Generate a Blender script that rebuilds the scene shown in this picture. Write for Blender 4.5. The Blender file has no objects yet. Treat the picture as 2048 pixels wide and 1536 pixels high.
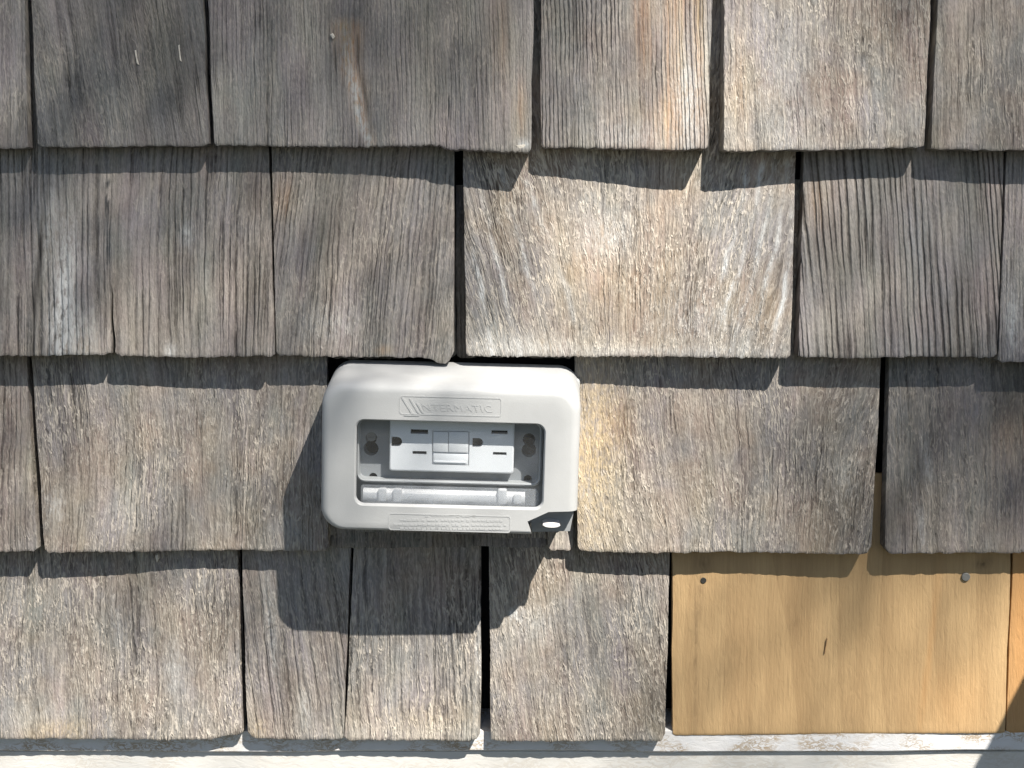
import bpy, bmesh, math, random
import numpy as np
from mathutils import Vector, Matrix

# ------------------------------------------------------------------ camera, sky, sun, exposure
SC = bpy.context.scene
COL = SC.collection
FPX = 2600.0                      # focal length in photo pixels (photo is 2048 wide)
TILT = math.radians(6.5)          # camera looks slightly down at the wall
ZC = 0.75                         # height of the picture centre above the ground
YREF = -0.030
DIST = 0.722
MM = 0.001

cam_d = Vector((0, math.cos(TILT), -math.sin(TILT)))
cam_u = Vector((0, math.sin(TILT), math.cos(TILT)))
CAM = Vector((0, YREF, ZC)) - cam_d * DIST
cd = bpy.data.cameras.new('camera')
cam = bpy.data.objects.new('camera', cd)
COL.objects.link(cam)
cam.location = CAM
cam.rotation_euler = (math.pi / 2 - TILT, 0, 0)
cd.sensor_width = 36.0
cd.lens = FPX / 2048 * 36.0
cd.clip_start = 0.01
cd.clip_end = 2000
SC.camera = cam

SUN = Vector((0.76, -1.0, 1.60)).normalized()      # from the wall towards the sun
w = bpy.data.worlds.new('World')
SC.world = w
w.use_nodes = True
nt = w.node_tree
for n in list(nt.nodes):
    nt.nodes.remove(n)
sky = nt.nodes.new('ShaderNodeTexSky')
sky.sky_type = 'NISHITA'
sky.sun_disc = False
sky.sun_elevation = math.asin(SUN.z)
sky.sun_rotation = math.atan2(SUN.x, SUN.y)
bg = nt.nodes.new('ShaderNodeBackground')
bg.inputs['Strength'].default_value = 0.05
wo = nt.nodes.new('ShaderNodeOutputWorld')
nt.links.new(sky.outputs[0], bg.inputs[0])
nt.links.new(bg.outputs[0], wo.inputs[0])

sl = bpy.data.lights.new('sun', 'SUN')
sl.energy = 5.0
sl.angle = math.radians(0.53)
sl.color = (1.0, 0.93, 0.83)
sun = bpy.data.objects.new('sun', sl)
COL.objects.link(sun)
sun.location = SUN * 20
sun.rotation_euler = SUN.to_track_quat('Z', 'Y').to_euler()

SC.view_settings.view_transform = 'Standard'
SC.view_settings.look = 'None'
SC.view_settings.exposure = 1.0
SC.view_settings.gamma = 1.0
SC.render.engine = 'CYCLES'
SC.cycles.max_bounces = 4
SC.cycles.diffuse_bounces = 2
SC.cycles.transparent_max_bounces = 16
SC.cycles.use_denoising = True
SC.cycles.denoiser = 'OPENIMAGEDENOISE'
SC.cycles.denoising_input_passes = 'RGB_ALBEDO_NORMAL'
SC.cycles.denoising_prefilter = 'NONE'
SC.cycles.use_adaptive_sampling = True
SC.cycles.adaptive_threshold = 0.02

rnd = random.Random(7)
nrs = np.random.RandomState(11)


def P(px, py, y):
    """photo pixel -> point of the plane Y = y (metres)"""
    r = cam_d + Vector((1, 0, 0)) * ((px - 1024) / FPX) + cam_u * ((768 - py) / FPX)
    return CAM + r * ((y - CAM.y) / r.y)


# ------------------------------------------------------------------ node helpers
class NT:
    def __init__(s, name):
        s.m = bpy.data.materials.new(name)
        s.m.use_nodes = True
        s.t = s.m.node_tree
        for n in list(s.t.nodes):
            s.t.nodes.remove(n)
        s.out = s.t.nodes.new('ShaderNodeOutputMaterial')

    def n(s, typ, **kw):
        nd = s.t.nodes.new(typ)
        for k, v in kw.items():
            setattr(nd, k, v)
        return nd

    def set(s, sock, v):
        if v is None:
            return
        if hasattr(v, 'is_linked') or isinstance(v, bpy.types.NodeSocket):
            s.t.links.new(v, sock)
        else:
            if isinstance(v, (tuple, list)) and len(v) == 3 and sock.type == 'RGBA':
                v = (*v, 1)
            sock.default_value = v

    def math(s, op, a, b=None, c=None, clamp=False):
        nd = s.n('ShaderNodeMath', operation=op, use_clamp=clamp)
        s.set(nd.inputs[0], a)
        s.set(nd.inputs[1], b)
        s.set(nd.inputs[2], c)
        return nd.outputs[0]

    def mix(s, f, a, b, blend='MIX'):
        nd = s.n('ShaderNodeMix', data_type='RGBA', blend_type=blend)
        s.set(nd.inputs[0], f)
        s.set(nd.inputs[6], a)
        s.set(nd.inputs[7], b)
        return nd.outputs[2]

    def vec(s, x, y, z=0.0):
        nd = s.n('ShaderNodeCombineXYZ')
        s.set(nd.inputs[0], x)
        s.set(nd.inputs[1], y)
        s.set(nd.inputs[2], z)
        return nd.outputs[0]

    def noise(s, v, scale=1.0, detail=2.0, rough=0.5, dist=0.0, color=False):
        nd = s.n('ShaderNodeTexNoise')
        s.set(nd.inputs['Vector'], v)
        nd.inputs['Scale'].default_value = scale
        nd.inputs['Detail'].default_value = detail
        nd.inputs['Roughness'].default_value = rough
        nd.inputs['Distortion'].default_value = dist
        return nd.outputs['Color' if color else 'Fac']

    def ramp(s, v, lo, hi, a=0.0, b=1.0):
        nd = s.n('ShaderNodeMapRange')
        nd.interpolation_type = 'SMOOTHSTEP'
        s.set(nd.inputs[0], v)
        nd.inputs[1].default_value = lo
        nd.inputs[2].default_value = hi
        nd.inputs[3].default_value = a
        nd.inputs[4].default_value = b
        return nd.outputs[0]

    def attr(s, name, kind='OBJECT'):
        nd = s.n('ShaderNodeAttribute', attribute_type=kind, attribute_name=name)
        return nd

    def bsdf(s, col, rough=0.6, bump=None, bdist=0.001, spec=0.3, **kw):
        b = s.n('ShaderNodeBsdfPrincipled')
        s.set(b.inputs['Base Color'], col)
        s.set(b.inputs['Roughness'], rough)
        b.inputs['Specular IOR Level'].default_value = spec
        for k, v in kw.items():
            s.set(b.inputs[k.replace('_', ' ')], v)
        if bump is not None:
            bp = s.n('ShaderNodeBump')
            bp.inputs['Strength'].default_value = 1.0
            bp.inputs['Distance'].default_value = bdist
            s.set(bp.inputs['Height'], bump)
            s.t.links.new(bp.outputs[0], b.inputs['Normal'])
        s.t.links.new(b.outputs[0], s.out.inputs[0])
        return b


def sep(N, v):
    nd = N.n('ShaderNodeSeparateXYZ')
    N.set(nd.inputs[0], v)
    return nd.outputs


# ------------------------------------------------------------------ materials
def mat_weathered():
    N = NT('weathered_cedar')
    uvn = N.n('ShaderNodeUVMap', uv_map='grain')
    u, v, _ = sep(N, uvn.outputs[0])
    seed = N.attr('seed').outputs['Fac']
    line_a = N.attr('line').outputs['Fac']
    fuzz_a = N.attr('fuzz').outputs['Fac']
    warm_a = N.attr('warm').outputs['Fac']
    tone_a = N.attr('tone').outputs['Fac']
    sp = N.attr('spacing').outputs['Fac']
    tnode = N.attr('tint', 'GEOMETRY')
    tint, gold = tnode.outputs['Color'], tnode.outputs['Alpha']
    tr, tg, tb = sep(N, tint)
    M = N.math

    # small wander of the grain, so that no line is a ruled one
    wob = N.noise(N.vec(M('MULTIPLY', u, 120), M('MULTIPLY', v, 45), seed), detail=2)
    wob = M('MULTIPLY', M('SUBTRACT', wob, 0.5), M('MULTIPLY', M('ADD', fuzz_a, 0.35), 0.0032))
    uw = M('ADD', u, wob)

    def V(a, b, off=0.0):
        return N.vec(M('MULTIPLY', uw, a), M('MULTIPLY', v, b), M('ADD', seed, off))

    fine = N.noise(V(760, 26), detail=3, rough=0.7)
    mid = N.noise(V(230, 9, 3.1), detail=2, rough=0.6)
    broad = N.noise(V(38, 7, 7.7), detail=2, rough=0.55)
    blot = N.noise(V(26, 22, 17.0), detail=3, rough=0.6)

    # latewood ridges: quasi periodic lines with varying pitch, fading in and out
    ph = M('ADD', M('DIVIDE', uw, sp), M('MULTIPLY', N.noise(V(70, 3, 5.5), detail=2), 3.0))
    s = M('ADD', M('MULTIPLY', M('SINE', M('MULTIPLY', ph, 6.28318)), 0.5), 0.5)
    groove = M('POWER', s, 4.0)
    lmask = N.ramp(N.noise(V(45, 12, 9.9), detail=2), 0.34, 0.62)
    groove = M('MULTIPLY', M('MULTIPLY', groove, line_a), M('ADD', M('MULTIPLY', lmask, 0.75), 0.25))

    # loose fibres: short crooked pale threads and flecks
    r1 = N.noise(V(470, 46, 21.0), detail=2, rough=0.6, dist=0.45)
    r1 = M('SUBTRACT', 1.0, M('ABSOLUTE', M('MULTIPLY', M('SUBTRACT', r1, 0.5), 2.0)))
    thread = N.ramp(r1, 0.90, 0.985)
    fl = N.noise(V(600, 175, 31.0), detail=2.5, rough=0.7, dist=0.3)
    fleck = N.ramp(fl, 0.53, 0.68)
    pit = N.ramp(N.noise(V(520, 120, 41.0), detail=2.5, rough=0.7), 0.53, 0.68)
    lg = N.noise(V(240, 3.2, 81.0), detail=2, rough=0.55)
    lgr = M('SUBTRACT', 1.0, M('ABSOLUTE', M('MULTIPLY', M('SUBTRACT', lg, 0.5), 2.0)))
    crack = M('MULTIPLY', N.ramp(lgr, 0.94, 0.99), N.ramp(N.noise(V(50, 16, 91.0), detail=2), 0.48, 0.62))
    pale = M('MULTIPLY', N.ramp(M('ABSOLUTE', M('SUBTRACT', lg, 0.44)), 0.012, 0.0), N.ramp(N.noise(V(60, 18, 95.0), detail=2), 0.48, 0.64))
    speck = N.noise(V(1100, 420, 71.0), detail=1)
    fmask = N.ramp(N.noise(V(28, 20, 51.0), detail=3), 0.30, 0.62)
    fz = M('MULTIPLY', fuzz_a, M('ADD', 0.35, M('MULTIPLY', fmask, 0.65)))
    thread = M('MULTIPLY', thread, fz)
    fleck = M('MULTIPLY', fleck, fz)
    pit = M('MULTIPLY', pit, fz)

    t = M('ADD', M('MULTIPLY', N.ramp(fine, 0.25, 0.75), 0.42), M('MULTIPLY', N.ramp(mid, 0.25, 0.75), 0.30))
    t = M('ADD', t, M('MULTIPLY', N.ramp(broad, 0.2, 0.8), 0.24))
    t = M('SUBTRACT', t, M('MULTIPLY', groove, 0.68))
    t = M('SUBTRACT', t, M('MULTIPLY', pit, 0.36))
    t = M('SUBTRACT', t, M('MULTIPLY', crack, 0.30))
    t = M('ADD', t, M('MULTIPLY', pale, 0.4))
    t = M('ADD', t, M('MULTIPLY', M('SUBTRACT', speck, 0.5), 0.55))
    t = M('MULTIPLY', M('ADD', t, 0.15), 1.0, clamp=True)
    dark = (0.074, 0.070, 0.068)
    light = (0.328, 0.315, 0.308)
    col = N.mix(t, dark, light)
    # brown where the silver has worn off
    wm = M('MULTIPLY', N.ramp(blot, 0.36, 0.66), warm_a, clamp=True)
    col = N.mix(wm, col, N.mix(t, (0.085, 0.064, 0.050), (0.38, 0.315, 0.255)))
    # greenish / violet drift of the silvering
    hue = N.noise(V(60, 18, 61.0), detail=3, color=True)
    col = N.mix(0.09, col, hue, 'OVERLAY')
    col = N.mix(M('MULTIPLY', fleck, 0.80), col, (0.52, 0.477, 0.425))
    col = N.mix(M('MULTIPLY', thread, 0.65), col, (0.57, 0.52, 0.45))
    # coloured marks of this very shingle
    col = N.mix(M('MULTIPLY', tr, M('ADD', 0.35, M('MULTIPLY', N.ramp(fine, 0.3, 0.7), 0.75)), clamp=True), col,
                N.mix(N.ramp(mid, .35, .65), (0.46, 0.24, 0.10), (0.52, 0.38, 0.22)))
    col = N.mix(M('MULTIPLY', tg, M('ADD', 0.15, N.ramp(fl, 0.30, 0.62)), clamp=True), col, (0.52, 0.53, 0.53))
    col = N.mix(M('MULTIPLY', gold, M('ADD', 0.25, N.ramp(fl, 0.35, 0.60)), clamp=True), col, (0.54, 0.415, 0.225))
    col = N.mix(M('MULTIPLY', tb, M('ADD', 0.45, N.ramp(mid, 0.3, 0.7)), clamp=True), col, (0.045, 0.042, 0.040))
    col = N.mix(1.0, col, N.vec(tone_a, tone_a, tone_a), 'MULTIPLY')

    h = M('ADD', M('MULTIPLY', fine, 0.42), M('MULTIPLY', mid, 0.45))
    h = M('SUBTRACT', h, M('MULTIPLY', groove, 0.85))
    h = M('ADD', h, M('MULTIPLY', thread, 0.30))
    h = M('ADD', h, M('MULTIPLY', fleck, 0.22))
    h = M('SUBTRACT', h, M('MULTIPLY', pit, 0.24))
    h = M('SUBTRACT', h, M('MULTIPLY', crack, 0.40))
    h = M('ADD', h, M('MULTIPLY', speck, 0.30))
    h = M('ADD', h, M('MULTIPLY', broad, 0.8))
    N.bsdf(col, 0.85, h, 0.0011, spec=0.15)
    return N.m


def mat_new_cedar():
    N = NT('new_cedar')
    uvn = N.n('ShaderNodeUVMap', uv_map='grain')
    u, v, _ = sep(N, uvn.outputs[0])
    seed = N.attr('seed').outputs['Fac']
    tint = N.attr('tint', 'GEOMETRY').outputs['Color']
    tr, tg, tb = sep(N, tint)
    M = N.math

    def V(a, b, off=0.0):
        return N.vec(M('MULTIPLY', u, a), M('MULTIPLY', v, b), M('ADD', seed, off))
    fine = N.noise(V(900, 45), detail=4, rough=0.7)
    mid = N.noise(V(110, 6, 3), detail=3)
    broad = N.noise(V(24, 5, 9), detail=3)
    cloud = N.noise(V(16, 13, 14), detail=3)
    fib = N.noise(V(420, 110, 23), detail=3, dist=0.8)
    # growth bands: a few crisp pale / brown steps that follow the board
    ph = M('ADD', M('MULTIPLY', u, 34), M('MULTIPLY', N.noise(V(14, 3, 33), detail=2), 2.2))
    saw = M('FRACT', ph)
    t = M('ADD', M('MULTIPLY', saw, 0.24), M('MULTIPLY', N.ramp(mid, .25, .75), 0.32))
    t = M('ADD', t, M('MULTIPLY', N.ramp(broad, .25, .75), 0.25))
    t = M('ADD', t, M('MULTIPLY', N.ramp(fine, .3, .7), 0.27))
    col = N.mix(t, (0.33, 0.215, 0.108), (0.55, 0.385, 0.205))
    col = N.mix(M('MULTIPLY', N.ramp(cloud, .45, .75), 0.55), col, (0.36, 0.245, 0.125))
    col = N.mix(M('MULTIPLY', tr, 0.8), col, (0.55, 0.27, 0.09))
    col = N.mix(M('MULTIPLY', tb, M('ADD', .5, N.ramp(fib, .35, .6)), clamp=True), col, (0.12, 0.075, 0.04))
    h = M('ADD', M('MULTIPLY', fine, 0.35), M('MULTIPLY', fib, 0.40))
    h = M('ADD', h, M('MULTIPLY', mid, 0.5))
    N.bsdf(col, 0.55, h, 0.0009, spec=0.35)
    return N.m


def mat_paint(name, base, worn, amount, scale):
    N = NT(name)
    tc = N.n('ShaderNodeTexCoord')
    o = tc.outputs['Object']
    mp = N.n('ShaderNodeMapping')
    mp.inputs['Scale'].default_value = (1, 1, 2.2)
    N.t.links.new(o, mp.inputs[0])
    a = N.noise(mp.outputs[0], scale, 5, 0.6, 1.2)
    b = N.noise(mp.outputs[0], scale * 0.25, 3, 0.5)
    r = N.math('SUBTRACT', 1.0, N.math('ABSOLUTE', N.math('MULTIPLY', N.math('SUBTRACT', a, 0.5), 2.0)))
    f = N.math('MULTIPLY', N.ramp(r, 0.84, 0.99), N.ramp(b, 0.40, 0.60))
    f = N.math('MULTIPLY', f, amount)
    dirt = N.noise(o, 60, 4, 0.6)
    col = N.mix(f, base, worn)
    col = N.mix(N.math('MULTIPLY', N.ramp(dirt, .45, .8), 0.35), col, (0.55, 0.53, 0.49))
    N.bsdf(col, 0.5, N.math('ADD', a, N.math('MULTIPLY', dirt, 0.5)), 0.0003, spec=0.4)
    return N.m


def mat_plain(name, col, rough=0.5, bs=None, bd=0.0002, spec=0.4, var=0.0, vs=80, **kw):
    N = NT(name)
    tc = N.n('ShaderNodeTexCoord')
    c = col
    if var:
        nz = N.noise(tc.outputs['Object'], vs, 4, 0.6)
        c = N.mix(N.math('MULTIPLY', N.ramp(nz, .3, .75), var), (*col, 1), tuple(x * 0.45 for x in col))
    h = N.noise(tc.outputs['Object'], bs, 3, 0.6) if bs else None
    N.bsdf(c, rough, h, bd, spec=spec, **kw)
    return N.m


def mat_pane(hz=(0.012, 0.035)):
    """clear plastic, a little scratched and hazy"""
    N = NT('clear_plastic' if hz[1] < .1 else 'haze_plastic')
    tc = N.n('ShaderNodeTexCoord')
    nz = N.noise(tc.outputs['Object'], 55, 4, 0.6)
    tr = N.n('ShaderNodeBsdfTransparent')
    tr.inputs[0].default_value = (0.95, 0.96, 0.97, 1)
    gl = N.n('ShaderNodeBsdfGlossy')
    gl.inputs['Roughness'].default_value = 0.08
    df = N.n('ShaderNodeBsdfDiffuse')
    df.inputs[0].default_value = (0.75, 0.77, 0.80, 1)
    lw = N.n('ShaderNodeLayerWeight')
    lw.inputs[0].default_value = 0.5
    fc = N.math('ADD', 0.02, N.math('MULTIPLY', N.math('POWER', lw.outputs['Facing'], 4.0), 0.4))
    m1 = N.n('ShaderNodeMixShader')
    N.set(m1.inputs[0], N.ramp(nz, .3, .8, *hz))
    N.t.links.new(tr.outputs[0], m1.inputs[1])
    N.t.links.new(df.outputs[0], m1.inputs[2])
    m2 = N.n('ShaderNodeMixShader')
    N.t.links.new(fc, m2.inputs[0])
    N.t.links.new(m1.outputs[0], m2.inputs[1])
    N.t.links.new(gl.outputs[0], m2.inputs[2])
    N.t.links.new(m2.outputs[0], N.out.inputs[0])
    return N.m


M = {}
M['old'] = mat_weathered()
M['new'] = mat_new_cedar()
M['cap'] = mat_paint('worn_white_paint', (0.66, 0.67, 0.69), (0.36, 0.28, 0.19), 0.95, 170)
M['board'] = mat_paint('white_paint', (0.60, 0.60, 0.585), (0.42, 0.37, 0.30), 0.35, 110)
M['plastic'] = mat_plain('pale_grey_plastic', (0.46, 0.473, 0.48), 0.46, bs=1300, bd=0.00005, spec=0.45, var=0.13, vs=55)
M['plate'] = mat_plain('grey_plastic', (0.29, 0.305, 0.32), 0.5, bs=500, bd=0.0001, var=0.12, vs=90)
M['device'] = mat_plain('white_device_plastic', (0.80, 0.82, 0.84), 0.28, spec=0.5)
M['ivory'] = mat_plain('white_clip_plastic', (0.80, 0.78, 0.77), 0.4)
M['dark'] = mat_plain('hole_black', (0.008, 0.010, 0.009), 0.9, spec=0.0)  # near-black fill, puts the shade inside holes into the colour
M['steel'] = mat_plain('dull_nail_steel', (0.20, 0.205, 0.20), 0.6, bs=700, bd=0.0002, Metallic=0.15)
M['rust'] = mat_plain('dark_screw', (0.06, 0.06, 0.055), 0.5, bs=600, bd=0.0003, Metallic=0.5)
M['bare'] = mat_plain('bare_wood', (0.30, 0.225, 0.15), 0.8, bs=240, bd=0.0009, var=0.5, vs=160, spec=0.1)
M['bleached'] = mat_plain('bleached_fibre', (0.66, 0.62, 0.55), 0.8, bs=500, bd=0.0005, var=0.2, vs=300)
M['scratch'] = mat_plain('dark_scratch', (0.25, 0.16, 0.08), 0.8, bs=300, bd=0.0003)
M['sheathing'] = mat_plain('tar_paper', (0.022, 0.020, 0.022), 0.85, bs=200, bd=0.0005)
M['concrete'] = mat_plain('concrete', (0.34, 0.33, 0.31), 0.9, bs=120, bd=0.002, var=0.4, vs=12)
M['ground'] = mat_plain('gravelly_ground', (0.105, 0.11, 0.085), 0.95, bs=90, bd=0.01, var=0.6, vs=30)
M['bark'] = mat_plain('bark', (0.10, 0.075, 0.055), 0.9, bs=40, bd=0.02, var=0.5, vs=12)
M['rail'] = mat_plain('rail_wood', (0.26, 0.22, 0.18), 0.8, bs=60, bd=0.002, var=0.5, vs=25)


def mat_leaf():
    N = NT('leaf_green')
    b = N.n('ShaderNodeBsdfDiffuse')
    b.inputs[0].default_value = (0.055, 0.10, 0.03, 1)
    t = N.n('ShaderNodeBsdfTranslucent')
    t.inputs[0].default_value = (0.09, 0.16, 0.03, 1)
    m = N.n('ShaderNodeMixShader')
    m.inputs[0].default_value = 0.3
    N.t.links.new(b.outputs[0], m.inputs[1])
    N.t.links.new(t.outputs[0], m.inputs[2])
    N.t.links.new(m.outputs[0], N.out.inputs[0])
    return N.m


M['leaf'] = mat_leaf()


# ------------------------------------------------------------------ object helpers
def link(name, me, mat, parent=None):
    o = bpy.data.objects.new(name, me)
    COL.objects.link(o)
    if mat is not None:
        me.materials.clear()
        me.materials.append(M[mat])
    if parent is not None:
        o.parent = parent
    return o


def empty(name, loc=(0, 0, 0)):
    o = bpy.data.objects.new(name, None)
    o.empty_display_size = 0.02
    o.location = loc
    COL.objects.link(o)
    return o


def tag(o, label=None, cat=None, group=None, kind=None):
    if label:
        o['label'] = label
    if cat:
        o['category'] = cat
    if group:
        o['group'] = group
    if kind:
        o['kind'] = kind
    return o


def bm_mesh(bm, name, smooth=False, angle=None):
    bmesh.ops.recalc_face_normals(bm, faces=bm.faces)
    me = bpy.data.meshes.new(name)
    bm.to_mesh(me)
    bm.free()
    if smooth:
        me.polygons.foreach_set('use_smooth', [True] * len(me.polygons))
        if angle:
            me.set_sharp_from_angle(angle=math.radians(angle))
    return me


def box(bm, x0, x1, y0, y1, z0, z1, bev=0.0, seg=2):
    r = bmesh.ops.create_cube(bm, size=1.0)
    vs = r['verts']
    for v in vs:
        v.co = Vector(((x0 + x1) / 2 + v.co.x * (x1 - x0), (y0 + y1) / 2 + v.co.y * (y1 - y0), (z0 + z1) / 2 + v.co.z * (z1 - z0)))
    if bev:
        es = list({e for v in vs for e in v.link_edges})
        bmesh.ops.bevel(bm, geom=es, offset=bev, segments=seg, affect='EDGES', profile=0.5)


def rrect(x0, x1, z0, z1, r, n=8):
    """rounded rectangle outline, 4*(n+1) points, counter clockwise from the lower right; r may be one radius per corner"""
    if not isinstance(r, (tuple, list)):
        r = (r,) * 4
    pts = []
    cs = [(x1, z0, -1, 1, -90), (x1, z1, -1, -1, 0), (x0, z1, 1, -1, 90), (x0, z0, 1, 1, 180)]
    for (cx, cz, sx, sz, a0), rr in zip(cs, r):
        ox, oz = cx + sx * rr, cz + sz * rr
        for i in range(n + 1):
            a = math.radians(a0 + 90 * i / n)
            pts.append((ox + rr * math.cos(a), oz + rr * math.sin(a)))
    return pts


def loft(bm, loops, close_first=False, close_last=False, ring=False):
    rows = [[bm.verts.new(p) for p in lp] for lp in loops]
    n = len(rows[0])
    seq = list(zip(rows[:-1], rows[1:]))
    if ring:
        seq.append((rows[-1], rows[0]))
    for a, b in seq:
        for i in range(n):
            j = (i + 1) % n
            bm.faces.new((a[i], a[j], b[j], b[i]))
    if close_first:
        bm.faces.new(rows[0])
    if close_last:
        bm.faces.new(rows[-1])


def prism(bm, pts, y0, y1):
    loft(bm, [[(x, y0, z) for x, z in pts], [(x, y1, z) for x, z in pts]], True, True)


def boolean(me_a, cutters):
    """me_a minus every mesh in cutters, as a new mesh"""
    a = bpy.data.objects.new('tmp', me_a)
    COL.objects.link(a)
    tmp = []
    for c in cutters:
        b = bpy.data.objects.new('tmpc', c)
        COL.objects.link(b)
        tmp.append(b)
        md = a.modifiers.new('b', 'BOOLEAN')
        md.object = b
        md.operation = 'DIFFERENCE'
        md.solver = 'EXACT'
    bpy.context.view_layer.update()
    dg = bpy.context.evaluated_depsgraph_get()
    me = bpy.data.meshes.new_from_object(a.evaluated_get(dg))
    for b in tmp:
        bpy.data.objects.remove(b)
    bpy.data.objects.remove(a)
    return me


def cyl(bm, p0, p1, r0, r1=None, n=20, caps=True):
    p0, p1 = Vector(p0), Vector(p1)
    r1 = r0 if r1 is None else r1
    q = (p1 - p0).to_track_quat('Z', 'Y')
    L = []
    for p, r in ((p0, r0), (p1, r1)):
        L.append([p + q @ Vector((r * math.cos(2 * math.pi * i / n), r * math.sin(2 * math.pi * i / n), 0)) for i in range(n)])
    loft(bm, L, caps, caps)


def smooth_noise(xs, zs, fx, fz, seed):
    """a smooth random field, about -1..1"""
    r = np.random.RandomState(seed)
    out = np.zeros_like(xs)
    for k in range(6):
        a = r.uniform(0.5, 1.6)
        b = r.uniform(0.4, 1.5)
        out += np.sin(xs * fx * a + zs * fz * b * r.choice([-1, 1]) + r.uniform(0, 6.28)) / 3.0
    return out


# ------------------------------------------------------------------ the ground
me = bpy.data.meshes.new('ground')
me.from_pydata([(-600, -600, 0), (600, -600, 0), (600, 600, 0), (-600, 600, 0)], [], [(0, 1, 2, 3)])
g = link('ground', me, 'ground')
g['kind'] = 'structure'

# ------------------------------------------------------------------ the shingled wall
wall = empty('shingled_wall', (0, 0, 0))
tag(wall, 'weathered grey cedar shingle wall with white trim board along its foot', 'wall')

B = 0.036            # depth of a nominal shingle front at its butt
T0 = 0.011           # nominal step from one course to the next
COURSE = 0.112

bm = bmesh.new()
box(bm, -1.5, 1.5, -0.0, 0.12, 0.40, 1.45)
link('sheathing', bm_mesh(bm, 'sheathing'), 'sheathing', wall)
bm = bmesh.new()
box(bm, -1.5, 1.5, 0.004, 0.2, -0.05, 0.40)
link('foundation', bm_mesh(bm, 'foundation'), 'concrete', wall)

SHN = [0]


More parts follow.
